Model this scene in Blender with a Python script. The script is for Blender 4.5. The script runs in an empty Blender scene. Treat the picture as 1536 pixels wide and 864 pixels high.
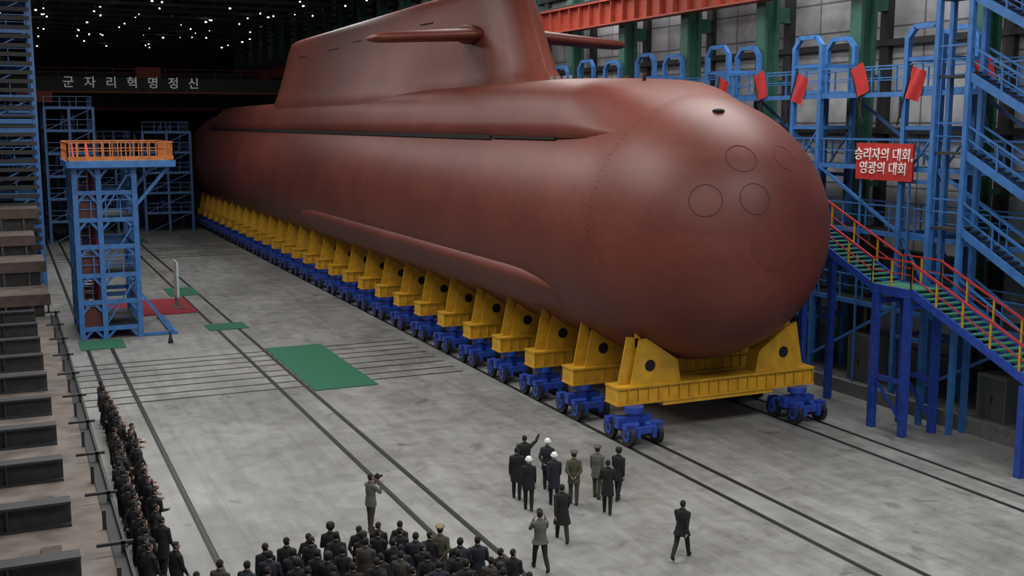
import bpy, bmesh, math, random
from mathutils import Vector, Matrix
import numpy as np
random.seed(4)
scene=bpy.context.scene
col=scene.collection
rad=math.radians

# ------------------------------------------------------------ materials
def mat(name,c,rough=.6,metal=0.,var=0.12,scale=3.,bump=0.,bscale=30.,c2=None,emit=None,estr=0.):
    m=bpy.data.materials.new(name); m.use_nodes=True
    nt=m.node_tree; b=nt.nodes['Principled BSDF']
    b.inputs['Roughness'].default_value=rough
    b.inputs['Metallic'].default_value=metal
    tc=nt.nodes.new('ShaderNodeTexCoord')
    n=nt.nodes.new('ShaderNodeTexNoise'); n.inputs['Scale'].default_value=scale; n.inputs['Detail'].default_value=6
    nt.links.new(tc.outputs['Object'],n.inputs['Vector'])
    r=nt.nodes.new('ShaderNodeValToRGB')
    r.color_ramp.elements[0].position=.3; r.color_ramp.elements[1].position=.7
    a=[max(0,x*(1-var)) for x in c]; d=[min(1,x*(1+var)) for x in (c2 or c)]
    r.color_ramp.elements[0].color=(*a,1); r.color_ramp.elements[1].color=(*d,1)
    nt.links.new(n.outputs['Fac'],r.inputs['Fac'])
    nt.links.new(r.outputs['Color'],b.inputs['Base Color'])
    if emit:
        b.inputs['Emission Color'].default_value=(*emit,1); b.inputs['Emission Strength'].default_value=estr
    return m

M={}
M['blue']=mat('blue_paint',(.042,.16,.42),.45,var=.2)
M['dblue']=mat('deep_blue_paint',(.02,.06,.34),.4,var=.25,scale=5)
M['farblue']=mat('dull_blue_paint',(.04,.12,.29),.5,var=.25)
M['yellow']=mat('yellow_paint',(.58,.31,.018),.5,var=.18,scale=2)
M['wheel']=mat('wheel_steel',(.03,.03,.035),.45,.4)
M['black']=mat('black_steel',(.012,.012,.013),.6)
M['rail']=mat('rail_steel',(.03,.03,.03),.5,.3)
M['brown']=mat('rusty_deck',(.15,.125,.108),.8,var=.35,scale=1.2)
M['rust']=mat('rusty_girder',(.085,.062,.052),.8,var=.3,scale=2)
M['dsteel']=mat('dark_steel',(.026,.026,.028),.6,var=.3)
M['green']=mat('green_paint',(.035,.12,.085),.5,var=.2)
M['mat_green']=mat('green_carpet',(.02,.13,.07),.95,var=.15,scale=8)
M['tread']=mat('green_tread',(.02,.14,.085),.7)
M['red']=mat('red_paint',(.42,.03,.03),.5)
M['dred']=mat('dark_red_paint',(.10,.025,.02),.6)
M['carpet_red']=mat('red_carpet',(.28,.02,.035),.95)
M['flag']=mat('red_cloth',(.45,.022,.02),.8)
M['white']=mat('white_paint',(.8,.8,.78),.5,var=.03)
M['orange']=mat('orange_beam',(.33,.05,.025),.55,var=.2)
M['orail']=mat('orange_railing',(.5,.15,.03),.5,var=.2)
M['roof']=mat('roof_dark',(.02,.022,.025),.9)
M['truss']=mat('truss_grey',(.07,.075,.08),.7)
M['grey']=mat('machine_grey',(.12,.13,.13),.6)
M['lamp']=mat('lamp_glow',(.9,.9,.9),.5,emit=(1,.98,.93),estr=6)
M['letter']=mat('sign_letters',(.5,.5,.5),.6,emit=(1,1,1),estr=.14)
M['screen']=mat('display_panel',(.35,.55,.6),.4)
M['ledge']=mat('ledge_concrete',(.13,.13,.125),.9,var=.25)
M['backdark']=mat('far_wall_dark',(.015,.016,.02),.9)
M['skylight']=mat('roof_panel_pale',(.25,.26,.28),.8,var=.4,scale=.6)

def floor_mat():
    m=bpy.data.materials.new('concrete_floor'); m.use_nodes=True
    nt=m.node_tree; N=nt.nodes; L=nt.links; b=N['Principled BSDF']
    tc=N.new('ShaderNodeTexCoord')
    def noise(s,d=8,rough=.6,vec=None,dist=0):
        n=N.new('ShaderNodeTexNoise'); n.inputs['Scale'].default_value=s; n.inputs['Detail'].default_value=d; n.inputs['Roughness'].default_value=rough; n.inputs['Distortion'].default_value=dist
        L.new(vec or tc.outputs['Object'],n.inputs['Vector']); return n
    def ramp(n,p0,c0,p1,c1,out='Fac'):
        r=N.new('ShaderNodeValToRGB'); r.color_ramp.elements[0].position=p0; r.color_ramp.elements[1].position=p1
        r.color_ramp.elements[0].color=(*c0,1); r.color_ramp.elements[1].color=(*c1,1); L.new(n.outputs[out],r.inputs['Fac']); return r
    def mul(a,bb):
        mx=N.new('ShaderNodeMixRGB'); mx.blend_type='MULTIPLY'; mx.inputs['Fac'].default_value=1
        L.new(a,mx.inputs['Color1']); L.new(bb,mx.inputs['Color2']); return mx.outputs['Color']
    n1=noise(.16,6,.6,None,.6); n2=noise(1.1,12,.75,None,.4); n3=noise(14,4)
    mp=N.new('ShaderNodeMapping'); mp.inputs['Scale'].default_value=(1.6,.12,1); L.new(tc.outputs['Object'],mp.inputs['Vector'])
    n4=noise(1.4,8,.65,mp.outputs['Vector'])     # traffic streaks along the rails
    n5=noise(.55,5,.5,None,1.5)                  # isolated stains
    c=ramp(n1,.34,(.22,.22,.213),.64,(.345,.345,.335)).outputs['Color']
    c=mul(c,ramp(n2,.32,(.68,.67,.64),.6,(1,1,1)).outputs['Color'])
    c=mul(c,ramp(n4,.36,(.80,.79,.77),.56,(1,1,1)).outputs['Color'])
    c=mul(c,ramp(n5,.27,(.6,.59,.57),.36,(1,1,1)).outputs['Color'])
    br=N.new('ShaderNodeTexBrick'); br.offset=0; br.inputs['Scale'].default_value=1; br.inputs['Brick Width'].default_value=5.8; br.inputs['Row Height'].default_value=6.2
    br.inputs['Mortar Size'].default_value=.012; br.inputs['Color1'].default_value=(1,1,1,1); br.inputs['Color2'].default_value=(.90,.90,.89,1); br.inputs['Mortar'].default_value=(.72,.72,.72,1)
    L.new(tc.outputs['Object'],br.inputs['Vector'])
    c=mul(c,br.outputs['Color']); L.new(c,b.inputs['Base Color'])
    rr=ramp(n2,.35,(.38,.38,.38),.6,(.62,.62,.62)); L.new(rr.outputs['Color'],b.inputs['Roughness'])
    bp=N.new('ShaderNodeBump'); bp.inputs['Strength'].default_value=.12; bp.inputs['Distance'].default_value=.02
    L.new(n3.outputs['Fac'],bp.inputs['Height']); L.new(bp.outputs['Normal'],b.inputs['Normal'])
    return m
M['floor']=floor_mat()

def hull_mat(name,seams):
    m=bpy.data.materials.new(name); m.use_nodes=True
    nt=m.node_tree; N=nt.nodes; L=nt.links; b=N['Principled BSDF']
    tc=N.new('ShaderNodeTexCoord')
    n1=N.new('ShaderNodeTexNoise'); n1.inputs['Scale'].default_value=.25; n1.inputs['Detail'].default_value=5
    n2=N.new('ShaderNodeTexNoise'); n2.inputs['Scale'].default_value=2.5; n2.inputs['Detail'].default_value=8; n2.inputs['Roughness'].default_value=.65
    for n in (n1,n2): L.new(tc.outputs['Object'],n.inputs['Vector'])
    r=N.new('ShaderNodeValToRGB'); r.color_ramp.elements[0].position=.3; r.color_ramp.elements[1].position=.7
    r.color_ramp.elements[0].color=(.128,.029,.019,1); r.color_ramp.elements[1].color=(.172,.041,.027,1)
    L.new(n1.outputs['Fac'],r.inputs['Fac'])
    r2=N.new('ShaderNodeValToRGB'); r2.color_ramp.elements[0].position=.3; r2.color_ramp.elements[1].position=.7
    r2.color_ramp.elements[0].color=(.84,.84,.84,1); r2.color_ramp.elements[1].color=(1.06,1.06,1.06,1)
    L.new(n2.outputs['Fac'],r2.inputs['Fac'])
    mx=N.new('ShaderNodeMixRGB'); mx.blend_type='MULTIPLY'; mx.inputs['Fac'].default_value=1
    L.new(r.outputs['Color'],mx.inputs['Color1']); L.new(r2.outputs['Color'],mx.inputs['Color2'])
    out=mx.outputs['Color']
    if seams:
        sp=N.new('ShaderNodeSeparateXYZ'); cb=N.new('ShaderNodeCombineXYZ')
        L.new(tc.outputs['Object'],sp.inputs[0]); L.new(sp.outputs['Y'],cb.inputs['X']); L.new(sp.outputs['Z'],cb.inputs['Y'])
        br=N.new('ShaderNodeTexBrick'); br.offset=.5; br.inputs['Brick Width'].default_value=4.3; br.inputs['Row Height'].default_value=2.7
        br.inputs['Scale'].default_value=1; br.inputs['Mortar Size'].default_value=.016; br.inputs['Mortar Smooth'].default_value=.6
        br.inputs['Color1'].default_value=(1.03,1.03,1.03,1); br.inputs['Color2'].default_value=(.90,.92,.93,1); br.inputs['Mortar'].default_value=(.82,.81,.81,1)
        L.new(cb.outputs[0],br.inputs['Vector'])
        mx2=N.new('ShaderNodeMixRGB'); mx2.blend_type='MULTIPLY'; mx2.inputs['Fac'].default_value=1
        L.new(out,mx2.inputs['Color1']); L.new(br.outputs['Color'],mx2.inputs['Color2']); out=mx2.outputs['Color']
    L.new(out,b.inputs['Base Color'])
    b.inputs['Roughness'].default_value=.47; b.inputs['Specular IOR Level'].default_value=.42
    n3=N.new('ShaderNodeTexNoise'); n3.inputs['Scale'].default_value=.9; n3.inputs['Detail'].default_value=3
    L.new(tc.outputs['Object'],n3.inputs['Vector'])
    bp=N.new('ShaderNodeBump'); bp.inputs['Strength'].default_value=.22; bp.inputs['Distance'].default_value=.05
    L.new(n3.outputs['Fac'],bp.inputs['Height']); L.new(bp.outputs['Normal'],b.inputs['Normal'])
    return m
M['hull']=hull_mat('red_oxide_hull_paint',True)
M['hullp']=hull_mat('red_oxide_plain_paint',False)
M['seam']=mat('hull_seam_dark',(.045,.016,.012),.7)
M['weld']=mat('hull_weld_mark',(.085,.025,.018),.7)
M['slot_shade']=mat('hull_slot_shade_black',(.006,.005,.005),.8)  # black for slots and holes, also the painted shadow line under the casing

def wall_mat():
    m=bpy.data.materials.new('wall_panels'); m.use_nodes=True
    nt=m.node_tree; N=nt.nodes; L=nt.links; b=N['Principled BSDF']; b.inputs['Roughness'].default_value=.8
    tc=N.new('ShaderNodeTexCoord'); sp=N.new('ShaderNodeSeparateXYZ'); cb=N.new('ShaderNodeCombineXYZ')
    L.new(tc.outputs['Object'],sp.inputs[0]); L.new(sp.outputs['Y'],cb.inputs['X']); L.new(sp.outputs['Z'],cb.inputs['Y'])
    br=N.new('ShaderNodeTexBrick'); br.offset=0; br.inputs['Brick Width'].default_value=3.6; br.inputs['Row Height'].default_value=1.5
    br.inputs['Scale'].default_value=1; br.inputs['Mortar Size'].default_value=.05
    br.inputs['Color1'].default_value=(.40,.41,.43,1); br.inputs['Color2'].default_value=(.50,.51,.53,1); br.inputs['Mortar'].default_value=(.16,.16,.17,1)
    L.new(cb.outputs[0],br.inputs['Vector'])
    n=N.new('ShaderNodeTexNoise'); n.inputs['Scale'].default_value=.7; n.inputs['Detail'].default_value=8
    L.new(tc.outputs['Object'],n.inputs['Vector'])
    r=N.new('ShaderNodeValToRGB'); r.color_ramp.elements[0].position=.3; r.color_ramp.elements[1].position=.65
    r.color_ramp.elements[0].color=(.5,.5,.5,1); r.color_ramp.elements[1].color=(1,1,1,1)
    L.new(n.outputs['Fac'],r.inputs['Fac'])
    mx=N.new('ShaderNodeMixRGB'); mx.blend_type='MULTIPLY'; mx.inputs['Fac'].default_value=1
    L.new(br.outputs['Color'],mx.inputs['Color1']); L.new(r.outputs['Color'],mx.inputs['Color2']); L.new(mx.outputs['Color'],b.inputs['Base Color'])
    return m
M['wall']=wall_mat()

# ------------------------------------------------------------ mesh builder
class MB:
    def __init__(s): s.v=[];s.f=[];s.m=[];s.mats=[];s.sm=[]
    def mi(s,k):
        if k not in s.mats: s.mats.append(k)
        return s.mats.index(k)
    def add(s,vs,fs,k,smooth=False):
        o=len(s.v); s.v+= [tuple(v) for v in vs]; i=s.mi(k)
        for f in fs: s.f.append([a+o for a in f]); s.m.append(i); s.sm.append(smooth)
    def box(s,x0,x1,y0,y1,z0,z1,k):
        vs=[(x,y,z) for x in (x0,x1) for y in (y0,y1) for z in (z0,z1)]
        s.add(vs,[(0,1,3,2),(4,6,7,5),(0,4,5,1),(2,3,7,6),(0,2,6,4),(1,5,7,3)],k)
    def beam(s,p,q,w,h,k,up=(0,0,1)):
        p=Vector(p);q=Vector(q);d=(q-p).normalized();u=Vector(up)
        if abs(d.dot(u))>.98: u=Vector((0,1,0))
        a=d.cross(u).normalized(); b=a.cross(d).normalized()
        vs=[c+a*(sx*w/2)+b*(sy*h/2) for c in (p,q) for sx,sy in ((-1,-1),(1,-1),(1,1),(-1,1))]
        s.add(vs,[(3,2,1,0),(4,5,6,7),(0,1,5,4),(1,2,6,5),(2,3,7,6),(3,0,4,7)],k)
    def tube(s,pts,rs,k,n=10,sx=1.,smooth=True,side=None):
        pts=[Vector(p) for p in pts]; 
        if not isinstance(rs,(list,tuple)): rs=[rs]*len(pts)
        vs=[];fs=[]
        for i,p in enumerate(pts):
            d=(pts[min(i+1,len(pts)-1)]-pts[max(i-1,0)]).normalized()
            ref=Vector(side) if side else (Vector((1,0,0)) if abs(d.x)<.9 else Vector((0,1,0)))
            b=d.cross(ref).normalized(); a=b.cross(d).normalized()
            for j in range(n):
                t=2*math.pi*j/n
                vs.append(p+a*(math.cos(t)*rs[i]*sx)+b*(math.sin(t)*rs[i]))
        for i in range(len(pts)-1):
            for j in range(n):
                fs.append((i*n+j,i*n+(j+1)%n,(i+1)*n+(j+1)%n,(i+1)*n+j))
        fs.append(tuple(range(n-1,-1,-1))); fs.append(tuple((len(pts)-1)*n+j for j in range(n)))
        s.add(vs,fs,k,smooth)
    def cyl(s,p,q,r,k,n=16): s.tube([p,q],[r,r],k,n,smooth=False)
    def prism(s,poly,y0,y1,k):
        n=len(poly)
        vs=[(x,y0,z) for x,z in poly]+[(x,y1,z) for x,z in poly]
        fs=[tuple(range(n)),tuple(range(2*n-1,n-1,-1))]+[(i,i+n,(i+1)%n+n,(i+1)%n) for i in range(n)]
        s.add(vs,fs,k)
    def ell(s,c,r,k,nu=16,nv=10,R=None):
        vs=[];fs=[]
        for i in range(nv+1):
            ph=math.pi*i/nv
            for j in range(nu):
                t=2*math.pi*j/nu
                p=Vector((r[0]*math.sin(ph)*math.cos(t),r[1]*math.sin(ph)*math.sin(t),r[2]*math.cos(ph)))
                if R is not None: p=R@p
                vs.append(p+Vector(c))
        for i in range(nv):
            for j in range(nu): fs.append((i*nu+j,(i+1)*nu+j,(i+1)*nu+(j+1)%nu,i*nu+(j+1)%nu))
        s.add(vs,fs,k,True)
    def mesh(s,name):
        me=bpy.data.meshes.new(name); me.from_pydata(s.v,[],s.f)
        for k in s.mats: me.materials.append(M[k] if isinstance(k,str) else k)
        me.polygons.foreach_set('material_index',s.m); me.polygons.foreach_set('use_smooth',s.sm)
        bm=bmesh.new(); bm.from_mesh(me); bmesh.ops.recalc_face_normals(bm,faces=bm.faces); bm.to_mesh(me); bm.free()
        me.update(); return me
    def obj(s,name,parent=None,loc=(0,0,0)):
        o=bpy.data.objects.new(name,s.mesh(name)); col.objects.link(o); o.location=loc
        if parent: o.parent=parent
        return o
def empty(name,loc=(0,0,0)):
    e=bpy.data.objects.new(name,None); e.location=loc; col.objects.link(e); return e

# ------------------------------------------------------------ camera
cam=bpy.data.cameras.new('camera'); co=bpy.data.objects.new('camera',cam); col.objects.link(co)
co.location=(0,0,12); co.rotation_euler=(rad(90-8.4),0,rad(-24.4))
cam.sensor_width=36; cam.lens=1675/1536*36; cam.clip_end=500
scene.camera=co

# ------------------------------------------------------------ room shell
b=MB(); b.box(-16,40,-20,206,-.3,0,'floor'); b.obj('floor')
b=MB(); b.box(38.6,39,-20,206,0,28,'wall'); b.obj('wall_right')
b=MB(); b.box(-16,-15.6,-20,206,0,28,'wall'); b.obj('wall_left')
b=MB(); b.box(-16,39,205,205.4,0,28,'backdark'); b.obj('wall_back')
b=MB(); b.box(-16,39,-20,206,28,28.3,'roof'); b.obj('ceiling')
b=MB(); b.box(33.9,38.6,-5,150,0,.45,'ledge'); b.box(33.7,33.9,-5,150,0,.6,'ledge'); b.obj('trim_ledge')
b=MB()
for i in range(0,28):
    y=7+7.2*i
    b.box(-15.5,38.5,y-.12,y+.12,24.6,24.9,'truss'); b.box(-15.5,38.5,y-.12,y+.12,27.5,27.8,'truss')
    x=-15
    k=0
    while x<37:
        z0,z1=(24.75,27.6) if k%2==0 else (27.6,24.75)
        b.beam((x,y,z0),(x+2.7,y,z1),.12,.12,'truss'); x+=2.7; k+=1
for x in range(-14,38,4): b.box(x-.08,x+.08,-10,205,27.1,27.3,'truss')
for x in (-6,4,14,24): b.box(x,x+1.1,60,204,27.85,27.95,'skylight')
b.obj('roof_truss')
b=MB()
for i in range(14,56):
    y=7+3.6*i-3.6
    for j in range(9):
        x=-12+j*5.8+random.uniform(-1.2,1.2); yy=y+random.uniform(-1,1); z=random.choice((24.2,25.5,26.4)); s=random.choice((.06,.08,.11))
        if random.random()<.62: b.box(x-s,x+s,yy-s,yy+s,z,z+.12,'lamp')
b.obj('ceiling_lamp')
b=MB()
for i in range(-2,24):
    y=34.6+7.25*i-7.25
    b.box(36.6,37.4,y-.08,y+.08,0,28,'green'); b.box(36.55,36.75,y-.38,y+.38,0,28,'green'); b.box(37.3,37.5,y-.38,y+.38,0,28,'green')
    b.box(38.3,38.6,y-.3,y+.3,0,28,'dsteel'); b.box(37.4,38.4,y-.2,y+.2,17.2,18,'green')
    for z in (4,9,14): b.box(37.2,38.5,y-.1,y+.1,z,z+.25,'green')
for z in (5.8,11.5,15.6,21,24): b.box(38.2,38.6,-10,205,z,z+.3,'dsteel')
b.obj('wall_column')
b=MB()
b.box(35.6,36.4,-10,205,18.2,18.3,'orange'); b.box(35.6,36.4,-10,205,19.7,19.8,'orange'); b.box(35.95,36.05,-10,205,18.3,19.7,'orange')
y=-9
while y<200: b.box(35.65,36.35,y-.03,y+.03,18.3,19.7,'orange'); y+=1.45
b.box(35.9,36.1,-10,205,19.8,20.0,'rail')
b.obj('crane_runway_beam')

# ------------------------------------------------------------ rails in floor, carpets
b=MB()
for x in (3.55,4.75,10.9,12.1,20.7,21.9,28.4,29.6):
    b.box(x-.10,x-.035,-15,200,.0,.006,'black'); b.box(x+.035,x+.10,-15,200,0,.006,'black'); b.box(x-.035,x+.035,-15,200,0,.02,'rail')
for y in (49.7,50.9,52.3,53.5,54.9,56.1,57.3,58.4): b.box(2.6,19.9,y-.07,y+.07,0,.012,'rail')
for y in (104,106,110,112): b.box(3,20,y-.1,y+.1,0,.012,'rail')
b.obj('floor_rail_track')
for (x0,x1,y0,y1) in ((12.25,15.25,48.6,59.1),(10.4,12.7,65.6,67.7),(3.2,5.5,62.5,65.2),(10.1,12.2,80,84),(10,13,118,122)):
    b=MB(); b.box(x0,x1,y0,y1,.012,.04,'mat_green'); b.obj('green_carpet')
b=MB(); b.box(6.9,10.8,72.5,79,.021,.05,'carpet_red'); b.box(5,6.9,72.5,79,.021,.05,'carpet_red'); b.obj('red_carpet')

# ------------------------------------------------------------ submarine
XC,ZC,R=25.0,7.85,5.4
YC,A=38.9,6.75; NE=2.15
sub=empty('submarine',(0,0,0))
def hull_r(y):
    if y<YC: return R*max(0,1-((YC-y)/A)**NE)**(1/NE)
    if y>133: 
        t=(y-133)/14; return R*max(.05,(1-t*t))
    return R
def bow_y(x,z):
    d=math.hypot(x-XC,z-ZC)/R
    return YC-A*max(0,1-d**NE)**(1/NE)
b=MB()
ys=[YC-A*math.sin(math.pi/2*(1-i/30)) for i in range(31)]+[YC+(133-YC)*i/40 for i in range(1,41)]+[133+13.5*i/14 for i in range(1,15)]
n=96;vs=[];fs=[]
for y in ys:
    r=max(.002,hull_r(y))
    for j in range(n):
        t=2*math.pi*j/n; vs.append((XC+r*math.cos(t),y,ZC+r*math.sin(t)))
for i in range(len(ys)-1):
    for j in range(n): fs.append((i*n+j,i*n+(j+1)%n,(i+1)*n+(j+1)%n,(i+1)*n+j))
fs.append(tuple(range(n))); fs.append(tuple((len(ys)-1)*n+j for j in range(n-1,-1,-1)))
b.add(vs,fs,'hull',True); hull=b.obj('hull',sub)
b=MB()
for (x0,z0,rr,th,mk) in ((22.5,9.3,.58,.017,'seam'),(24.15,9.35,.56,.017,'seam'),(24.05,10.75,.56,.015,'seam'),(25.95,10.75,.52,.010,'weld')):
    y0=bow_y(x0,z0); e=.01
    nrm=Vector((-(bow_y(x0+e,z0)-y0)/e,1,-(bow_y(x0,z0+e)-y0)/e)).normalized()*-1
    u=nrm.cross(Vector((0,0,1))).normalized(); w=u.cross(nrm)
    pts=[]
    for j in range(41):
        t=2*math.pi*j/40; q=Vector((x0,y0,z0))+u*(rr*math.cos(t))+w*(rr*math.sin(t))
        pts.append(Vector((q.x,bow_y(q.x,q.z),q.z))+nrm*.002)
    b.tube(pts,th,mk,6)
b.obj('torpedo_tube_shutters',sub)
b=MB()
for yy in (36.75,):
    a=116
    while a<188:
        r=hull_r(yy); ww=random.uniform(.08,.2); r2=hull_r(yy+ww); t=rad(a)
        if random.random()<.7: b.beam((XC+(r+.001)*math.cos(t),yy,ZC+(r+.001)*math.sin(t)),(XC+(r2+.001)*math.cos(t),yy+ww,ZC+(r2+.001)*math.sin(t)),.02,.012,'weld')
        a+=2.6
b.obj('bow_weld_marks',sub)

def lerp(tab,y):
    if y<=tab[0][0]: return tab[0][1]
    for (a,va),(c,vc) in zip(tab,tab[1:]):
        if y<=c:
            t=(y-a)/(c-a); t=t*t*(3-2*t); return va+(vc-va)*t
    return tab[-1][1]
b=MB()
WB=[(36.0,3.9),(41.8,4.22),(50,4.24),(126,4.2),(130,2.9)]
ZT=[(35.6,13.4),(40,13.85),(46,14.0),(122,13.75),(126,12.9),(130,11.6)]
ys=[36+ .4*i for i in range(37)]+[51+2*i for i in range(38)]+[126.5,127.5,128.5,129.3,130]
vs=[];fs=[]
for y in ys:
    w=lerp(WB,y); zt=lerp(ZT,y); zb=11.42
    h=zt-zb; ring=[]
    for s,q in ((0,-1.2),(0,0),(.035,.25),(.08,.5),(.14,.70),(.21,.82),(.30,.91),(.43,.965),(.6,.99),(.8,1),(1,1)):
        ring.append((-(w*(1-s)),zb+h*q if q>=0 else zb-.9))
    ring[0]=(-(w-.6),zb-.2)
    t=min(1,max(0,(y-36.2)/5.4)); t=t*t*(3-2*t)
    if t<1:
        r2=[]
        for i_,(x,z) in enumerate(ring):
            a=math.atan2(z-ZC,x); hr=hull_r(y)*(.985 if i_==0 else .992)
            r2.append((hr*math.cos(a)*(1-t)+x*t,(ZC+hr*math.sin(a))*(1-t)+z*t))
        ring=r2
    full=ring+[(-x,z) for x,z in reversed(ring[:-1])]
    m_=len(full)
    vs+=[(XC+x,y,z) for x,z in full]
for i in range(len(ys)-1):
    for j in range(m_-1): fs.append((i*m_+j,i*m_+j+1,(i+1)*m_+j+1,(i+1)*m_+j))
fs.append(tuple(range(m_))); fs.append(tuple((len(ys)-1)*m_+j for j in range(m_-1,-1,-1)))
b.add(vs,fs,'hullp',True)
casing=b.obj('deck_casing',sub)
b=MB()
for s in (-1,1):  # black strips paint in the shadow line below the casing edge
    pts=[(XC+s*(lerp(WB,y)-.04),y,11.37) for y in [41.6,44,48.0]]; 
    for p,q in zip(pts,pts[1:]): b.beam(p,q,.12,.10,'slot_shade')
    pts=[(XC+s*(lerp(WB,y)-.02),y,11.36) for y in [48.2,60,80,100,126]]
    for p,q in zip(pts,pts[1:]): b.beam(p,q,.14,.2,'slot_shade')
b.obj('casing_shadow_line',sub)
b=MB()
b.ell((24.4,bow_y(24.4,12.45),12.45),(.25,.22,.09),'slot_shade',14,8)
for (x,y) in ((24.2,40.2),(25,43),(24.6,46)): b.tube([(x,y,13.7),(x,y,13.98),(x,y,14.02)],[.08,.08,.12],'hullp',10)
for y in (47,47.6,48.3,49): b.tube([(24.3,y,13.9),(24.3,y,14.2)],[.09,.09],'grey',8)
b.obj('deck_fittings',sub)
b=MB()
WBs=[(50.6,.02),(51.0,.75),(52,1.35),(54,1.9),(58,2.15),(61,2.35),(66,3.35),(72,3.6),(96,3.5),(98.3,3.2)]
WTs=[(50.6,.02),(51.0,.6),(52,1.0),(54,1.35),(58,1.55),(66,1.8),(96,1.8),(98.3,1.6)]
ys=[50.6,50.7,50.85,51.05,51.3,51.7,52.3,53,54,55,56.5,58,59.5,61,62.5,64,66,68,70,72]+[72+3*i for i in range(1,9)]+[97.3,98,98.3]
zs=[12.5,13.5,14.0,14.3,14.7,15.3,16,17,18,18.6,18.95,19.2,19.3]
def sail_w(y,z):
    wb=lerp(WBs,y); wt=lerp(WTs,y); q=min(1,max(0,(z-13.6)/(18.6-13.6))); return wb+(wt-wb)*(q**.8)
vs=[];fs=[]
for y in ys:
    wb=lerp(WBs,y); wt=lerp(WTs,y); ring=[]
    for z in zs:
        w=sail_w(y,z)
        if z<14.7: w+= .45*((14.7-z)/1.1)**2 * (1 if y<64 else 0) * min(1,wb/1.0)*.6
        if z>18.6: w*={18.95:.93,19.2:.72,19.3:.0}[z]
        fr=max(0,1-(y-50.6)/14)
        if z<14: yy=y-fr*.55
        else: yy=y+fr*(.62*(z-14.0)-(.55*((14.9-z)/.9)**2 if z<14.9 else 0))
        zz=z-max(0,(y-60)/38)*.25*(1 if z>18 else 0)
        ring.append((-w,yy,zz))
    full=ring+[(-x,yy,z) for x,yy,z in reversed(ring[:-1])]
    m_=len(full); vs+=[(XC+x,yy,z) for x,yy,z in full]
for i in range(len(ys)-1):
    for j in range(m_-1): fs.append((i*m_+j,i*m_+j+1,(i+1)*m_+j+1,(i+1)*m_+j))
fs.append(tuple(range(m_))); fs.append(tuple((len(ys)-1)*m_+j for j in range(m_-1,-1,-1)))
b.add(vs,fs,'hullp',True); b.obj('sail',sub)
b=MB()
for s in (-1,1):
    for (ya,yb,z) in ((90.6,93.2,17.35),(81,84,17.4),(75.5,77.5,17.6),(70,73.5,17.7),(62.3,64,17.75)):
        b.beam((XC+s*(sail_w(ya,z)+.0),ya,z),(XC+s*(sail_w(yb,z)+.0),yb,z),.05,.08,'slot_shade')
b.obj('sail_slots',sub)
b=MB()
for s in (-1,1):
    secs=[(1.2,1.25,.33),(2.2,1.25,.33),(4,1.2,.30),(6.2,1.15,.27),(7.0,1.05,.25),(7.3,.85,.18),(7.42,.5,.06)]
    vs=[];fs=[];n=20
    for d,c,t in secs:
        for j in range(n):
            a=2*math.pi*j/n; xx=math.cos(a)
            vs.append((XC+s*d,56.6+c*xx,16.78-.06*d+t*math.sin(a)*(1-.3*xx)))
    for i in range(len(secs)-1):
        for j in range(n): fs.append((i*n+j,i*n+(j+1)%n,(i+1)*n+(j+1)%n,(i+1)*n+j))
    fs.append(tuple(range(n)));fs.append(tuple((len(secs)-1)*n+j for j in range(n-1,-1,-1)))
    b.add(vs,fs,'hullp',True)
    b.ell((XC+s*1.9,56.6,16.7),(.75,1.0,.52),'hullp')
b.obj('fairwater_plane',sub)
b=MB()
for s in (-1,1):
    ys=[40.4,40.6,40.9,41.4,42,43,44.5]+[46+2.5*i for i in range(15)]+[82.3,83.2]
    vs=[];fs=[]; n=17
    for y in ys:
        e=min(1,max(0,(y-40.4)/3.0))**.5*min(1,max(0,(83.2-y)/4))**.5
        mid=-33.5; half=12*(.35+.65*e)
        for j in range(n):
            q=-1+2*j/(n-1); a=rad(mid+half*q)
            prof=(1-abs(q)**14) if q>0 else (1-abs(q)**3)     # crisp upper shelf, soft lower edge
            rr=R+.34*e*prof-.03
            vs.append((XC+s*rr*math.cos(a),y,ZC+rr*math.sin(a)))
    for i in range(len(ys)-1):
        for j in range(n-1): fs.append((i*n+j,i*n+j+1,(i+1)*n+j+1,(i+1)*n+j))
    b.add(vs,fs,'hullp',True)
b.obj('flank_array_fairing',sub)

# ------------------------------------------------------------ cradles and bogies
def cradle_mesh():
    b=MB()
    b.box(-4.65,4.65,-.5,.5,2.0,2.08,'yellow'); b.box(-4.65,4.65,-.5,.5,1.36,1.43,'yellow')
    b.box(-4.6,4.6,-.38,-.32,1.43,2.0,'yellow'); b.box(-4.6,4.6,.32,.38,1.43,2.0,'yellow')
    x=-4.6
    while x<4.65: b.box(x-.02,x+.02,-.48,.48,1.43,2.0,'yellow'); x+=.46
    b.box(-2.6,2.6,-.45,.45,1.2,1.36,'yellow')
    for s in (-1,1):
        poly=[(-4.0,2.08),(-3.65,3.85),(-3.35,3.85),(-1.95,2.92),(-1.8,2.08)]
        poly=[(s*x,z) for x,z in poly]
        b.prism(poly,-.34,-.28,'yellow'); b.prism(poly,.28,.34,'yellow')
        for (p,q) in zip(poly,poly[1:]):
            b.beam((p[0],0,p[1]),(q[0],0,q[1]),.74,.06,'yellow',up=(0,0,1) if abs(p[0]-q[0])>.35 else (1,0,0))
        b.cyl((s*-3.15,-.355,2.8),(s*-3.15,-.2,2.8),.23,'slot_shade',20)
        b.cyl((s*-3.15,.355,2.8),(s*-3.15,.2,2.8),.23,'slot_shade',20)
    return b.mesh('cradle_frame')
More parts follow.
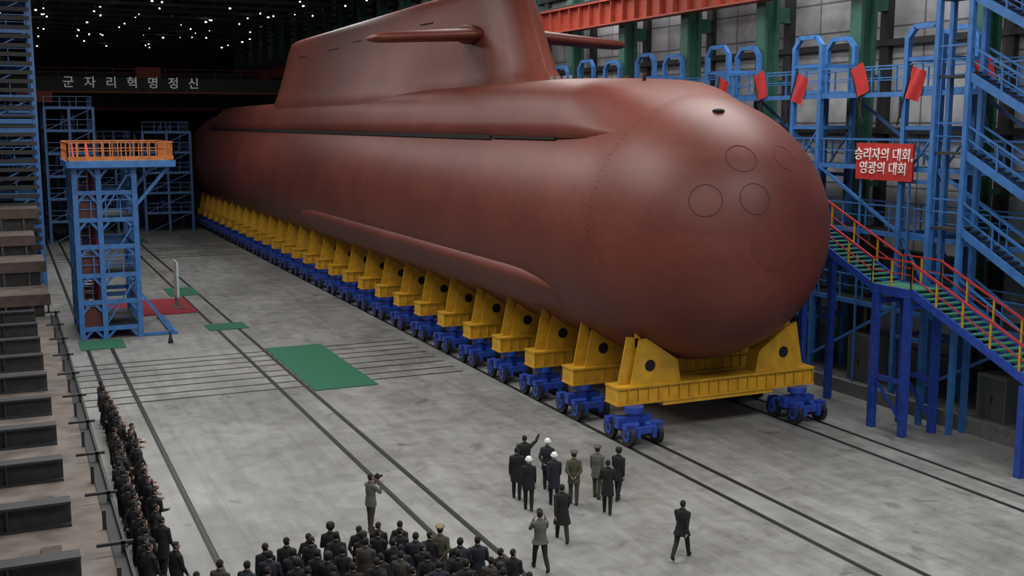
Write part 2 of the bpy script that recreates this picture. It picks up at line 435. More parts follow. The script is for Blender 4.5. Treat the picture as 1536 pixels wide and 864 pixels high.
def bogie_mesh():
    b=MB()
    for y in (-.68,.68):
        b.cyl((-.62,y,.42),(.62,y,.42),.11,'wheel',12)
        for x in (-.6,.6):
            b.cyl((x-.09,y,.42),(x+.09,y,.42),.41,'wheel',24); b.cyl((x-.13,y,.42),(x+.13,y,.42),.24,'dblue',16); b.cyl((x-.15,y,.42),(x+.15,y,.42),.09,'wheel',10)
            b.box(x-.2,x+.2,y-.16,y+.16,.66,.86,'dblue')
    b.box(-.42,-.26,-1.0,1.0,.34,.74,'dblue'); b.box(.26,.42,-1.0,1.0,.34,.74,'dblue')
    b.box(-.75,.75,-.16,.16,.55,.95,'dblue'); b.box(-.75,.75,-.95,-.8,.5,.75,'dblue'); b.box(-.75,.75,.8,.95,.5,.75,'dblue')
    b.cyl((0,0,.5),(0,0,1.14),.26,'dblue',20); b.cyl((0,0,1.12),(0,0,1.34),.38,'dblue',20)
    for s in (-1,1): b.cyl((s*.15,-.55,.72),(s*.62,-.55,.72),.14,'dblue',14); b.cyl((s*.15,.5,.72),(s*.62,.5,.72),.14,'dblue',14)
    return b.mesh('bogie_frame')
cm=cradle_mesh(); bm_=bogie_mesh()
SP=3.68
for i in range(28):
    o=bpy.data.objects.new('submarine_cradle',cm); o.location=(25.3,36.35+SP*i,0); col.objects.link(o)
    for x in (21.3,29.0):
        o=bpy.data.objects.new('rail_bogie',bm_); o.location=(x,35.75+SP*i+(.45 if i else 0),.02); col.objects.link(o)

# ------------------------------------------------------------ scaffold helpers
def stair(b,x0,x1,ya,za,yb,zb,k='blue',tr='dsteel',railk='blue',postk='blue',step=.3,post=1.2):
    for x in (x0,x1): b.beam((x,ya,za),(x,yb,zb),.08,.3,k)
    n=max(2,int(abs(yb-ya)/step))
    for i in range(n+1):
        t=i/n; y=ya+(yb-ya)*t; z=za+(zb-za)*t; b.box(min(x0,x1),max(x0,x1),y-.13,y+.13,z+.05,z+.1,tr)
    for x in (x0,x1):
        b.beam((x,ya,za+1.1),(x,yb,zb+1.1),.07,.07,railk); b.beam((x,ya,za+.6),(x,yb,zb+.6),.04,.04,railk)
        m=max(1,int(abs(yb-ya)/post))
        for i in range(m+1):
            t=i/m; y=ya+(yb-ya)*t; z=za+(zb-za)*t; b.box(x-.03,x+.03,y-.03,y+.03,z,z+1.1,postk)
def railing(b,p,q,k='blue',post=1.5,h=1.1,pk=None):
    p=Vector(p);q=Vector(q); L=(q-p).length
    b.beam(p+Vector((0,0,h)),q+Vector((0,0,h)),.06,.06,k); b.beam(p+Vector((0,0,h*.55)),q+Vector((0,0,h*.55)),.04,.04,k)
    m=max(1,int(L/post))
    for i in range(m+1):
        c=p+(q-p)*(i/m); b.beam(c,c+Vector((0,0,h)),.06,.06,pk or k)
def tower(b,x0,x1,y0,y1,z0,z1,dz,k='blue',w=.22,diag=True,stairs=True,nx=1,ny=1):
    xs=[x0+(x1-x0)*i/nx for i in range(nx+1)]; yy=[y0+(y1-y0)*i/ny for i in range(ny+1)]
    for x in xs:
        for y in yy: b.box(x-w/2,x+w/2,y-w/2,y+w/2,z0,z1,k)
    z=z0+dz; s=0
    while z<=z1+.01:
        for y in yy: b.box(x0,x1,y-w*.4,y+w*.4,z-w*.5,z+w*.5,k)
        for x in xs: b.box(x-w*.4,x+w*.4,y0,y1,z-w*.5,z+w*.5,k)
        b.box(x0,x1,y0,y1,z-.04,z,'dsteel')
        railing(b,(x0,y0,z),(x1,y0,z),k,1.2); railing(b,(x1,y0,z),(x1,y1,z),k,1.5)
        if diag:
            b.beam((x0,y0,z-dz),(x0,y1,z),.1,.1,k) if s%2 else b.beam((x0,y1,z-dz),(x0,y0,z),.1,.1,k)
            b.beam((x0,y0,z-dz),(x1,y0,z),.08,.08,k)
        if stairs:
            xm=(x0+x1)/2
            if s%2: stair(b,xm-.5,xm+.5,y0+.3,z-dz,y1-.3,z,k)
            else: stair(b,xm-.5,xm+.5,y1-.3,z-dz,y0+.3,z,k)
        z+=dz; s+=1

b=MB()
T0,T1,U0,U1=3.5,6.6,65.6,71.5
for x in (T0,4.72,T1):
    for y in (U0,U0+3,U1): b.box(x-.14,x+.14,y-.14,y+.14,0,9.8,'blue')
for z in (.6,2.1,3.6,5.2,6.7,8.2,9.6):
    big=z in(.6,3.6,6.7,9.6)
    for y in (U0,U0+3,U1): b.box(T0,T1,y-.1,y+.1,z-.12,z+.12,'blue')
    for x in (T0,T1): b.box(x-.1,x+.1,U0,U1,z-.12,z+.12,'blue')
    if big:
        b.box(T0,T1,U0,U1,z+.02,z+.1,'dsteel')
        if 1<z<9: railing(b,(T0,U0,z),(T1,U0,z),'blue',.7); railing(b,(T1,U0,z),(T1,U1,z)); railing(b,(T0,U0,z),(T0,U1,z))
    for x,sx in ((T0,1),(4.72,-1),(4.72,1),(T1,-1)):
        b.beam((x+sx*.1,U0,z-.55),(x+sx*.5,U0,z-.1),.08,.14,'blue')
for z in (.7,3.7,6.8):
    stair(b,T0+.25,T0+1.05,U0+.4,z,U1-.6,z+2.9,'dred','dred','red','red',.25)
    b.box(T0+.2,T0+1.1,U0+.16,U0+.2,z,z+1.0,'dred')
    for xx in (T0+.2,T0+.65,T0+1.1): b.box(xx-.03,xx+.03,U0+.15,U0+.21,z,z+2.8,'dred')
    b.beam((4.72,U0,z),(T1,U0,z+2.9),.08,.08,'blue'); b.beam((T1,U0,z),(T1,U0+3,z+2.9),.09,.09,'blue'); b.beam((T1,U1,z),(T1,U0+3,z+2.9),.09,.09,'blue')
b.box(3.2,8.7,64.9,72,9.8,9.95,'dsteel')
for yy in (64.9,72): b.box(3.2,8.7,yy-.1,yy+.1,9.6,9.95,'blue')
for xx in (3.2,8.7): b.box(xx-.1,xx+.1,64.9,72,9.6,9.95,'blue')
for y in (65.6,71.5): b.beam((6.6,y,7.4),(8.5,y,9.6),.18,.18,'blue'); b.beam((6.6,y,2.6),(8.4,y,.1),.16,.16,'blue')
b.box(8.2,8.6,65.4,71.7,0,.15,'blue'); b.beam((6.6,65.6,.1),(8.4,65.6,.1),.16,.16,'blue')
for p,q in (((3.2,64.9,9.95),(8.7,64.9,9.95)),((8.7,64.9,9.95),(8.7,72,9.95)),((3.2,64.9,9.95),(3.2,72,9.95)),((3.2,72,9.95),(8.7,72,9.95))):
    railing(b,p,q,'orail',.45,1.0,'orail')
b.box(3.2,8.7,64.86,64.9,10.0,10.2,'orail')
b.obj('reviewing_stand_tower')
b=MB(); b.box(9.9,10.0,74.5,75.9,.8,3.0,'screen'); b.box(9.85,9.9,74.4,76.0,.7,3.1,'white'); b.box(9.87,9.97,74.5,74.6,.05,.8,'grey'); b.box(9.87,9.97,75.8,75.9,.05,.8,'grey'); b.box(9.6,10.3,74.4,74.7,.05,.1,'grey'); b.box(9.6,10.3,75.7,76,.05,.1,'grey'); b.obj('display_board')
b=MB(); b.tube([(7.85,62.9,0),(7.85,62.9,.15),(7.85,62.9,.4),(7.85,62.9,.62)],[.16,.12,.06,.1],'black'); b.obj('small_black_floor_stand')  # small black upright object, purpose unknown

b=MB()
X0,X1=31.0,32.5
stair(b,X0,X1,41,8.6,33.9,5.65,'dblue','tread','red','yellow',.32)
b.box(X0,X1,31.8,33.9,5.6,5.72,'tread'); 
for x in (X0,X1):
    b.box(x-.06,x+.06,31.8,33.9,5.4,5.75,'dblue'); railing(b,(x,31.8,5.7),(x,33.9,5.7),'red',1,1.1,'yellow')
stair(b,X0,X1,31.8,5.65,19,.3,'dblue','tread','red','yellow',.32)
for y,z in ((33.6,5.5),(31.9,5.5),(26.4,3.2),(38,7.2)):
    for x in (X0,X1): b.box(x-.13,x+.13,y-.13,y+.13,0,z,'dblue')
    b.box(X0,X1,y-.08,y+.08,z-.5,z-.3,'dblue')
for x in (X0,X1): b.box(x-.06,x+.06,31.9,33.6,2.0,2.2,'dblue'); b.beam((x,31.9,.5),(x,33.6,2.1),.1,.1,'dblue')
b.obj('access_staircase')

b=MB()
GX0,GX1=34.3,36.2
fy=[26.9+7.25*i for i in range(16)]
for i,y in enumerate(fy):
    for yy in (y,y+1.9):
        for x in (GX0,GX1): b.box(x-.11,x+.11,yy-.11,yy+.11,.45,15.5,'blue')
    for x in (GX0,GX1):
        b.beam((x,y,15.45),(x,y+.4,15.9),.2,.2,'blue'); b.beam((x,y+1.9,15.45),(x,y+1.5,15.9),.2,.2,'blue'); b.box(x-.1,x+.1,y+.38,y+1.52,15.8,16.0,'blue')
        for z in (3.0,5.0,7.4,9.6,11.8,13.4,14.6): b.box(x-.07,x+.07,y,y+1.9,z-.08,z+.08,'blue')
        b.beam((x,y,5),(x,y+1.9,7.4),.08,.08,'blue'); b.beam((x,y+1.9,9.6),(x,y,11.8),.08,.08,'blue')
    for yy in (y,y+1.9):
        for z in (3,7.4,11.8,14.6): b.box(GX0,GX1,yy-.07,yy+.07,z-.08,z+.08,'blue')
for z in (4.2,7.4,10.2,13.3):
    b.box(GX0+.1,GX1,25,140,z-.12,z-.05,'dsteel')
    b.box(GX0-.06,GX0+.06,25,140,z-.2,z,'blue'); railing(b,(GX0,25,z),(GX0,140,z),'blue',1.45); railing(b,(GX1,25,z),(GX1,140,z),'blue',2.9)
for i,y in enumerate(fy[:10]):
    b.beam((GX0,y+1.9,7.4),(GX0,y+7.25,10.1),.12,.12,'blue'); b.beam((GX0,y+1.9,4.2),(GX0,y+7.25,1.2),.12,.12,'blue')
    b.beam((GX1,y+1.9,10.2),(GX1,y+7.25,13.3),.12,.12,'blue')
b.obj('wall_gallery_scaffold')
b=MB()
for i in range(6):
    z0=1+2.9*i
    stair(b,32.9,33.65,31.5,z0+2.9+1.2,25,z0+1.2-.4,'blue','dsteel','blue','blue',.3,1.6)
    b.box(32.9,33.65,31.5,33.0,z0+4.0,z0+4.1,'dsteel'); railing(b,(32.9,31.5,z0+4.1),(32.9,33.0,z0+4.1))
for y in (25,31.4,33): 
    for x in (32.9,33.6): b.box(x-.1,x+.1,y-.1,y+.1,0,19,'blue')
b.obj('scaffold_stair_tower')

def flag(y,z,t):
    b=MB(); w,h=.8,1.3; vs=[];fs=[]
    for i in range(7):
        for j in range(7):
            u=i/6*w; v=j/6*h
            vs.append((.05*math.sin(i*1.1+j*.5),-u*math.cos(t)+v*math.sin(t), -u*math.sin(t)-v*math.cos(t)))
    for i in range(6):
        for j in range(6): fs.append((i*7+j,i*7+j+1,(i+1)*7+j+1,(i+1)*7+j))
    b.add(vs,fs,'flag',True); b.beam((.03,.05,.1),(.03,.05+2.6*math.sin(t),.1-2.6*math.cos(t)),.05,.05,'black'); b.box(.0,.12,.0+2.1*math.sin(t),.1+2.1*math.sin(t),-2.1,-1.2,'black')
    return b.obj('red_flag',None,(34.15,y,z))
for i,y in enumerate((48.9,46.0,42.6,39.0,35.3,32.1)): flag(y+.3,14.3,rad([14,-18,20,-22,16,-20][i]))
def text(body,size,k,name,loc,rot,parent=None,ext=.02):
    c=bpy.data.curves.new(name,'FONT'); c.body=body; c.size=size; c.extrude=ext; c.align_x='CENTER'; c.align_y='CENTER'
    o=bpy.data.objects.new(name+'_tmp',c); col.objects.link(o)
    dg=bpy.context.evaluated_depsgraph_get(); me=bpy.data.meshes.new_from_object(o.evaluated_get(dg))
    bpy.data.objects.remove(o); me.materials.clear(); me.materials.append(M[k])
    o=bpy.data.objects.new(name,me); o.location=loc; o.rotation_euler=rot; col.objects.link(o)
    if parent: o.parent=parent
    return o
b=MB(); b.box(33.98,34.08,35.15,38.5,9.6,11.15,'flag')
for y in (35.4,38.3): b.box(34.08,34.16,y-.04,y+.04,.45,11.0,'blue')
bn=b.obj('slogan_banner')
text('승리자의 대회,\n영광의 대회',.58,'white','banner_text',(33.96,36.85,10.36),(rad(90),0,rad(-90)),bn)

for (x,y,h) in ((35.2,31.0,1.8),(35.2,38.5,2.2),(35.2,23.5,2.)):
    b=MB(); b.box(x-.6,x+.5,y-.7,y+.7,.45,.45+h,'grey'); b.box(x-.63,x-.6,y-.6,y-.02,.55,.35+h,'truss'); b.box(x-.63,x-.6,y+.02,y+.6,.55,.35+h,'truss'); b.box(x-.66,x-.63,y-.1,y-.05,1.2,1.5,'black'); b.obj('electrical_cabinet')

# ------------------------------------------------------------ steel platform
b=MB()
b.box(-15.5,2.0,10,69,.0,.95,'brown'); b.box(2.0,2.3,10,69,0,1.0,'black')
y=23.6
while y<68:
    b.box(-12,1.15,y-.06,y+.06,.95,1.6,'dsteel'); b.box(-12,1.15,y-.28,y+.28,1.6,1.67,'dsteel'); b.box(-12,1.15,y-.28,y+.28,.95,1.02,'dsteel')
    for x in (-8,-5.5,-3,-.5): b.box(x,x+.05,y-.26,y+.26,1.02,1.6,'dsteel')
    b.box(-12,-.9,y+1.3,y+2.9,.95,1.15,'rust')
    b.box(1.6,2.5,y+1.4,y+1.5,1.2,1.28,'dsteel'); b.box(2.2,2.3,y+1.4,y+1.5,1,1.3,'dsteel'); b.box(1.9,2.0,y+3.4,y+3.5,.95,1.5,'dsteel')
    b.box(.3,.8,y+1.2,y+2.6,.95,1.0,'rust')
    y+=4.35
b.box(2.28,2.36,10,69,.9,1.15,'dsteel')
b.obj('steel_assembly_platform')
b=MB()
for i,(y0,z,x1) in enumerate(((69.1,2.2,2.0),(73.6,3.6,2.0),(78.1,4.8,1.6),(82.6,6.2,2))):
    b.box(-14,x1,y0,y0+4.3,z-.5,z,'brown'); b.box(-14,x1+.05,y0-.05,y0,z-.6,z+.05,'rust'); b.box(-14,x1-.3,y0+.2,y0+4.2,0,z-.5,'dsteel')
    x=-13
    while x<x1-.5: b.box(x,x+.12,y0,y0+.2,0,z-.5,'rust'); x+=1.4
b.obj('stacked_hull_section')
b=MB()
tower(b,-7,-2.5,87.2,92,0,23,2.6,'blue',.25); tower(b,-2.2,2.3,87.2,95,0,23.5,2.3,'blue',.32,ny=2)
b.box(-9,2.1,87,87.4,11.9,12.4,'blue')
z=3
while z<23: b.box(-2.2,2.3,87.0,87.1,z,z+.28,'dsteel'); z+=.62
b.obj('scaffold_tower')
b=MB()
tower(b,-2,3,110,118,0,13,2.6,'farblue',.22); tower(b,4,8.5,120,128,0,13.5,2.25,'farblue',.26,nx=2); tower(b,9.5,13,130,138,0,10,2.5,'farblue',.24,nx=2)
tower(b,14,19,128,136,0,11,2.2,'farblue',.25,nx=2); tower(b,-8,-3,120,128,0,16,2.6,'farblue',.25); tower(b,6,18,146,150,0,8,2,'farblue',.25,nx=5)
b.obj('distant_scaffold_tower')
b=MB()
for y in (149,153):
    b.box(-15,35,y-.3,y+.3,15.8,17.6,'dsteel'); b.box(-15,35,y-.35,y+.35,15.7,15.9,'orange')  # orange flange: warm glow on the crane's underside put into the colour
b.box(-15,35,149,153,15.7,15.8,'dsteel'); railing(b,(-15,148.6,17.6),(35,148.6,17.6),'orange',3)
b.box(2,6,148,154,14.5,15.7,'orange'); b.box(16,19,150,152,17.6,19.0,'orange')
cr=b.obj('overhead_crane')
for i,ch in enumerate('군자리혁명정신'):
    text(ch,1.5,'letter','sign_letter_%d'%i,(7.9+2.48*i,148.5,16.9),(rad(90),0,0),cr,.05)
b=MB(); b.box(-15,35,168,169,14,19,'dsteel'); b.box(-15,35,167.9,168,13.8,14.1,'orange'); b.box(-15,35,167.9,168,16.4,16.7,'orange')
for x in (-14.5,33.5): b.box(x-.4,x+.4,168,169,0,14,'dsteel')
b.obj('gantry_girder')

# ------------------------------------------------------------ people
def pmat(n,c,r=.85): M[n]=mat(n,c,r,var=.1,scale=12); return n
for n,c in (('skin',(.42,.26,.19)),('hair',(.010,.009,.009)),('coat_black',(.010,.010,.012)),('coat_navy',(.014,.017,.026)),('coat_olive',(.07,.066,.042)),('coat_greygreen',(.105,.105,.09)),('coat_brown',(.05,.042,.035)),('trouser_black',(.010,.010,.011)),('trouser_olive',(.05,.048,.032)),('shoe',(.008,.008,.008)),('helmet',(.75,.76,.74)),('cap_olive',(.075,.068,.045)),('cap_tan',(.20,.165,.10)),('fur_black',(.014,.012,.012))): pmat(n,c)
def fk_leg(s,a,k,hipz=.9):
    h=Vector((s*.095,0,hipz)); kn=h+Vector((s*.01,math.sin(a),-math.cos(a)))*.42; an=kn+Vector((0,math.sin(a-k),-math.cos(a-k)))*.42
    return h,kn,an
def person_mesh(name,coat='coat_black',trouser='trouser_black',head='hair',lega=(6,4,-6,6),arms=None,coatlen=.16,lean=0.,turn=0.,voxel=.013,bulk=1.,fingers=True,camera=False):
    al,kl,ar,kr=[rad(x) for x in lega]
    LL=fk_leg(-1,al,kl); RR=fk_leg(1,ar,kr)
    zmin=min(LL[2].z,RR[2].z)-.085
    S=Vector((0,0,-zmin))
    LL=[p+S for p in LL]; RR=[p+S for p in RR]
    pel=Vector((0,0,.93))+S; dl=Vector((0,math.sin(rad(lean)),math.cos(rad(lean))))
    ch=pel+dl*.32; sh=pel+dl*.47; nk=pel+dl*.54; hd=pel+dl*.66+Vector((0,.015,0))
    if arms is None: arms=((-12,5,15),(12,5,15))
    b=MB(); K='skin'
    b.tube([pel+Vector((0,0,-.10)),pel,pel+dl*.16,ch,sh-dl*.02,sh+dl*.045,nk],[.125*bulk,.14*bulk,.125*bulk,.14*bulk,.122*bulk,.088,.055],K,20,sx=1.3,side=(1,0,0))
    b.tube([nk-dl*.06,nk+dl*.08],[.056,.052],K,14)
    hem=pel+Vector((0,0,-coatlen-.06)); off=Vector((0,(LL[1].y+RR[1].y)*.25,0))
    spread=abs(LL[1].y-RR[1].y)*.28
    b.tube([hem+off,pel+off*.5,pel+dl*.14],[.15*bulk+spread*.6,.145*bulk,.13*bulk],K,20,sx=1.25,side=(1,0,0))
    Rz=Matrix.Rotation(rad(-turn),3,'Z')
    b.ell(hd+Vector((0,0,.02)),(.076,.092,.098),K,18,12)
    b.ell(hd+Rz@Vector((0,.018,-.045)),(.056,.068,.07),K,14,10)
    b.ell(hd+Rz@Vector((0,.096,-.012)),(.012,.016,.024),K,8,6)
    for s in (-1,1): b.ell(hd+Rz@Vector((s*.079,-.004,-.005)),(.011,.02,.031),K,8,6)
    if head=='hair': b.ell(hd+Rz@Vector((0,-.012,.034)),(.083,.096,.094),K,18,12)
    labels=[('H',hd,hd,.09)]
    for leg in (LL,RR):
        h,kn,an=leg
        b.tube([h+Vector((0,0,.05)),h,(h+kn)/2,kn,(kn*.6+an*.4),an],[.095,.10,.088,.068,.066,.052],K,14)
        toe=an+Vector((0,.17,-.045)); heel=an+Vector((0,-.06,-.04))
        if an.z>.12+0.0: toe=an+Vector((0,.12,-.13)); heel=an+Vector((0,-.05,.0))
        toe.z=max(toe.z,.033); heel.z=max(heel.z,.037)
        b.tube([heel,an+Vector((0,.02,-.03)),(an+toe)/2+Vector((0,.02,-.01)),toe],[.036,.052,.047,.032],K,12)
        labels+=[('T',h,kn,.08),('T',kn,an,.055),('S',heel+Vector((0,0,-.01)),toe,.045)]
    hands=[]
    for s,a in zip((-1,1),arms):
        shp=sh+Vector((s*.172*bulk,0,-.045))
        if isinstance(a[0],(int,float)):
            f,ab,e=[rad(x) for x in a]
            d1=Vector((s*math.sin(ab),math.sin(f)*math.cos(ab),-math.cos(f)*math.cos(ab)))
            el=shp+d1*.28; d2=Vector((s*math.sin(ab)*.3,math.sin(f+e),-math.cos(f+e))).normalized(); wr=el+d2*.25
        else:
            el=shp+Vector(a[0]); wr=el+Vector(a[1]); d2=(wr-el).normalized()
        b.ell(shp,(.074,.074,.074),K,16,10)
        b.tube([sh+Vector((s*.05,0,.02)),shp+Vector((-s*.03,0,.008))],[.062,.062],K,14)
        b.tube([shp,(shp+el)/2,el],[.072,.061,.050],K,14); b.ell(el,(.051,.051,.051),K,12,8)
        b.tube([el,(el+wr)/2,wr],[.051,.046,.036],K,14)
        ref=Vector((1,0,0)) if abs(d2.x)<.8 else Vector((0,1,0))
        b.tube([wr-d2*.01,wr+d2*.03,wr+d2*.085],[.024,.036,.034],K,10,sx=.55,side=ref)
        labels+=[('C',shp,el,.065),('C',el,wr-d2*.02,.048),('N',wr+d2*.02,wr+d2*.1,.02)]
        hands.append((wr,d2,ref,s))
    labels+=[('C',pel,sh,.2*bulk),('C',pel+off,hem+off+Vector((0,0,.03)),.2),('K',nk+dl*.0,nk+dl*.06,.05)]
    nl=len(labels)
    me=b.mesh(name+'_raw'); o=bpy.data.objects.new(name+'_raw',me); col.objects.link(o)
    rm=o.modifiers.new('r','REMESH'); rm.mode='VOXEL'; rm.voxel_size=voxel; rm.use_smooth_shade=True
    sm=o.modifiers.new('s','SMOOTH'); sm.iterations=2; sm.factor=.5
    dg=bpy.context.evaluated_depsgraph_get(); me2=bpy.data.meshes.new_from_object(o.evaluated_get(dg))
    bpy.data.objects.remove(o)
    me2.name=name; me2.materials.clear()
    mats=['skin','hair',coat,trouser,'shoe','helmet']
    for k in mats: me2.materials.append(M[k])
    nf=len(me2.polygons); c=np.zeros(nf*3); me2.polygons.foreach_get('center',c); c=c.reshape(-1,3)
    best=np.full(nf,1e9); lab=np.zeros(nf,int)
    for i,(l,p,q,r) in enumerate(labels):
        p=np.array(p);q=np.array(q);d=q-p;L=d@d
        t=np.clip(((c-p)@d)/L,0,1) if L>1e-9 else np.zeros(nf)
        dist=np.linalg.norm(c-p-t[:,None]*d,axis=1)-r
        u=dist<best; best[u]=dist[u]; lab[u]=i
    Li=[{'H':0,'T':3,'S':4,'C':2,'N':0,'K':0}[l[0]] for l in labels]
    out=np.array(Li)[lab]
    out[((lab==nl-3)|(lab==nl-2))&(c[:,2]<hem.z-.006)]=3
    tz=(c[:,2]>hem.z-.006)&(out==3); out[tz]=2
    neckz=nk.z+.035
    out[(out==0)&(c[:,2]<neckz)&(c[:,2]>sh.z-.05)&(np.hypot(c[:,0]-nk.x,c[:,1]-nk.y)<.16)]=2
    out[(out==2)&(c[:,2]>neckz)&(np.hypot(c[:,0]-hd.x,c[:,1]-hd.y)<.12)]=0
    loc=(c-np.array(hd))@np.array(Rz)
    hh=(np.linalg.norm(loc,axis=1)<.17)&(((loc[:,1]<.03)&(loc[:,2]>-.06)&~((abs(loc[:,0])>.078)&(loc[:,2]<.03)))|(loc[:,2]>.065))
    out[hh&(out==0)]=1
    me2.polygons.foreach_set('material_index',out.tolist()); me2.polygons.foreach_set('use_smooth',[True]*nf)
    e=MB()
    if fingers:
        for wr,d2,ref,s in hands:
            side=d2.cross(ref).normalized(); nrm=side.cross(d2).normalized()*(-s)
            base=wr+d2*.078
            for i,l in enumerate((.068,.078,.073,.058)):
                p0=base+side*((i-1.5)*.019); p1=p0+d2*l*.45+nrm*.006; p2=p1+d2*l*.3+nrm*.018; p3=p2+d2*l*.15+nrm*.018
                e.tube([p0-d2*.02,p0,p1,p2,p3],[.009,.0095,.009,.008,.006],'skin',7)
            p0=wr+d2*.03-side*.028; e.tube([p0,p0-side*.02+d2*.02,p0-side*.026+d2*.045],[.011,.010,.008],'skin',7)
    for s in (-1,1): e.ell(hd+Rz@Vector((s*.03,.083,.012)),(.011,.006,.006),'hair',8,6)
    e.ell(hd+Rz@Vector((0,.083,-.052)),(.022,.006,.004),'carpet_red',8,6)
    e.tube([nk-dl*.02,nk+dl*.035],[.078,.068],coat,14)
    def brim(rx,ry,z,k,fwd=0,th=.012):
        n=24; vs=[];fs=[]
        for zz,f in ((z,.9),(z-.004,1),(z+th,1),(z+th+.004,.9)):
            for j in range(n):
                t=2*math.pi*j/n; vs.append(hd+Rz@Vector((rx*f*math.cos(t),ry*f*math.sin(t)+fwd,zz)))
        for i in range(3):
            for j in range(n): fs.append((i*n+j,i*n+(j+1)%n,(i+1)*n+(j+1)%n,(i+1)*n+j))
        fs.append(tuple(range(n)));fs.append(tuple(range(3*n,4*n))); e.add(vs,fs,k,False)
    if head=='helmet':
        e.ell(hd+Rz@Vector((0,-.005,.05)),(.104,.122,.108),'helmet',20,12); brim(.118,.145,.032,'helmet',.008)
    if head in('cap_olive','cap_tan'):
        e.tube([hd+Vector((0,0,.03)),hd+Vector((0,0,.075)),hd+Vector((0,0,.10)),hd+Vector((0,-.005,.125)),hd+Vector((0,-.01,.14))],[.092,.094,.130,.128,.07],head,20)
        brim(.07,.07,.035,'shoe',.075,.006)
    if head=='fur_black':
        e.tube([hd+Vector((0,0,-.01)),hd+Vector((0,0,.03)),hd+Vector((0,0,.11)),hd+Vector((0,0,.145))],[.098,.108,.106,.07],head,20)
    if camera:
        cpos=hd+Rz@Vector((.05,.2,.0))
        e.box(cpos.x-.07,cpos.x+.07,cpos.y-.05,cpos.y+.05,cpos.z-.05,cpos.z+.06,'black'); e.cyl(cpos,cpos+Rz@Vector((0,.17,0)),.042,'black',14); e.box(cpos.x-.03,cpos.x+.03,cpos.y-.03,cpos.y+.03,cpos.z+.06,cpos.z+.1,'black')
    em=e.mesh(name+'_x')
    bm=bmesh.new(); bm.from_mesh(me2)
    remap=[]
    for m in em.materials:
        names=[x.name for x in me2.materials]
        if m.name not in names: me2.materials.append(m); names.append(m.name)
        remap.append(names.index(m.name))
    for p in em.polygons: p.material_index=remap[p.material_index]
    bm.from_mesh(em); bm.to_mesh(me2); bm.free()
    return me2
def place(name,me,x,y,h,sc=1.,parent=None,z=0.):
    o=bpy.data.objects.new(name,me); o.location=(x,y,z); o.rotation_euler=(0,0,rad(-h)); o.scale=(sc,)*3; col.objects.link(o)
    if parent: o.parent=parent
    return o
BEH=(((-.06,-.12,-.24),(.14,-.07,-.17)),((.06,-.12,-.24),(-.14,-.09,-.15)))
RAISE=((-8,6,15),((.19,.14,.12),(.10,.10,.19)))
CAM=(((-.06,.16,-.18),(.13,.10,.22)),((.06,.16,-.18),(-.02,.08,.23)))
FOLD=(((-.07,.03,-.27),(.12,.20,.02)),((.07,.03,-.27),(-.12,.20,.02)))
WALK=((22,4,18),(-22,4,10)); WALK2=((-24,5,12),(24,5,20))
people=[
 ('man_in_black_coat',dict(arms=((-8,8,10),(10,8,12)),head='hair',coatlen=.3),14.47,31.53,30,.99),
 ('man_pointing_up',dict(arms=RAISE,head='hair',coatlen=.34,bulk=1.15),15.2,32.5,20,1.02),
 ('man_in_white_helmet',dict(head='helmet',coatlen=.2),14.36,30.4,28,.99),
 ('man_in_white_helmet',dict(head='helmet',coat='coat_navy',coatlen=.2,arms=BEH),15.75,31.9,40,1.),
 ('man_in_white_helmet',dict(head='helmet',coat='coat_navy',coatlen=.3,arms=((-14,6,12),(14,6,30))),15.28,30.46,20,.99),
 ('officer_in_peaked_cap',dict(head='cap_olive',coat='coat_olive',trouser='trouser_olive',coatlen=.18,arms=BEH),15.9,30.3,30,1.0),
 ('officer_in_peaked_cap',dict(head='cap_olive',coat='coat_greygreen',trouser='trouser_olive',coatlen=.18,arms=((5,8,25),(-5,8,10))),16.85,30.5,50,1.0),
 ('man_in_dark_coat',dict(head='hair',coatlen=.3,arms=FOLD,lega=(8,4,-8,8)),16.45,29.1,35,1.0),
 ('officer_in_fur_cap',dict(head='fur_black',coatlen=.22,arms=((12,8,40),(-8,8,10)),lega=(12,6,-10,12)),17.4,30.1,60,1.0),
 ('man_walking',dict(head='hair',coatlen=.3,lega=(26,8,-22,24),arms=WALK2,lean=4,coat='coat_black'),14.11,27.6,20,1.02),
 ('photographer',dict(head='hair',coat='coat_greygreen',coatlen=.05,lega=(24,10,-20,26),arms=CAM,lean=3,camera=True),12.6,25.93,10,1.0),
 ('cameraman',dict(head='hair',coat='coat_greygreen',trouser='coat_brown',coatlen=.1,lega=(3,2,-5,4),arms=CAM,camera=True),9.32,30.66,70,1.02),
 ('man_walking',dict(head='hair',coatlen=.14,lega=(-20,22,24,8),arms=WALK,lean=2),16.55,25.07,55,1.0),
]
for i,(nm,kw,x,y,h,sc) in enumerate(people):
    place(nm,person_mesh(nm+'_body_%d'%i,**kw),x,y,h,sc)
V=[]
for i,kw in enumerate((dict(head='hair',arms=BEH,coatlen=.2),dict(head='hair',coatlen=.3,turn=20),dict(head='hair',coat='coat_navy',arms=FOLD,turn=-15,bulk=1.1),dict(head='fur_black',coatlen=.2,arms=FOLD),dict(head='hair',coat='coat_black',turn=30,arms=((10,6,70),(8,6,70))),dict(head='cap_tan',coat='coat_olive',trouser='trouser_olive',arms=BEH),dict(head='hair',coat='coat_brown',bulk=1.1))):
    V.append(person_mesh('spectator_body_%d'%i,**{**kw,'voxel':.018}))
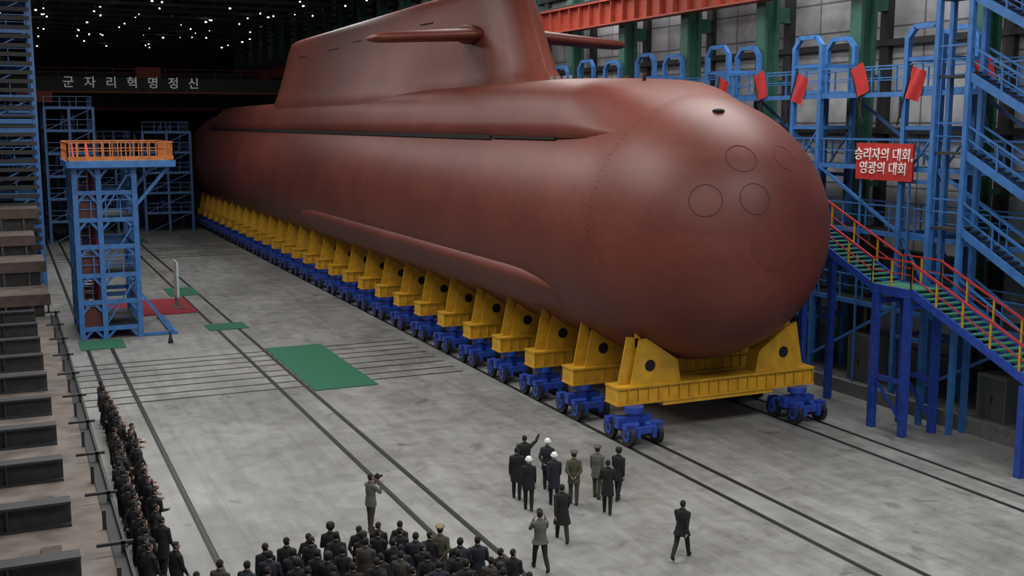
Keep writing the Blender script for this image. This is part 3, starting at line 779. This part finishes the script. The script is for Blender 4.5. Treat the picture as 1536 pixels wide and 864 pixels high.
crowd=empty('spectator_crowd',(7,25,0))
wts=[0,0,1,1,2,2,3,4,4,1,0,6]
k=0
for r in range(7):
    x=3.5
    while x<11.0:
        edge=25.6+1.5*(1-((x-8.6)/5.0)**2) if x<8.6 else 27.1-1.15*(x-8.6)**1.3
        yy=edge-.64*r+random.uniform(-.16,.16)+.12*math.sin(x*3)
        if yy>21.5 and random.random()<(.9 if r==0 else .96):
            v=V[random.choice(wts)]
            if r==0 and abs(x-9.9)<.28: v=V[5]
            place('spectator_%d'%k,v,x-7+random.uniform(-.06,.06),yy-25,32+random.uniform(-18,18),random.uniform(.95,1.04),crowd); k+=1
        x+=random.uniform(.53,.68)
row=empty('spectator_queue',(3,38,0)); k=0
y=27.6
while y<47.2:
    for xx in ((2.75,3.3) if y<40 else (3.0,)):
        if xx>3.2 and random.random()<.4: continue
        place('spectator_row_%d'%k,V[random.choice(wts)],xx-3+random.uniform(-.08,.08)+(.15 if y>36 else 0),y-38+random.uniform(-.1,.1),60+random.uniform(-25,25),random.uniform(.95,1.03),row); k+=1
    y+=random.uniform(.56,.68)

# ------------------------------------------------------------ lights
w=bpy.data.worlds.new('world'); scene.world=w; w.use_nodes=True
bg=w.node_tree.nodes['Background']; bg.inputs['Color'].default_value=(.78,.85,.95,1); bg.inputs['Strength'].default_value=.6
def area(x,y,z,sx,sy,p,c=(1,.99,.97),rot=(0,0,0)):
    l=bpy.data.lights.new('roof_light','AREA'); l.shape='RECTANGLE'; l.size=sx; l.size_y=sy; l.energy=p; l.color=c
    o=bpy.data.objects.new('roof_light',l); o.location=(x,y,z); o.rotation_euler=rot; col.objects.link(o)
area(8,14,24.3,16,10,3400); area(28,14,24.3,14,10,3400)
area(8,38,24.3,14,14,4300); area(31,40,24.3,10,14,3300)
area(6,64,24.3,12,14,4000); area(30,66,24.3,10,14,2600)
area(6,95,24.3,12,14,2800); area(28,95,24.3,10,14,2200)
scene.view_settings.view_transform='Standard'
scene.view_settings.exposure=0.0
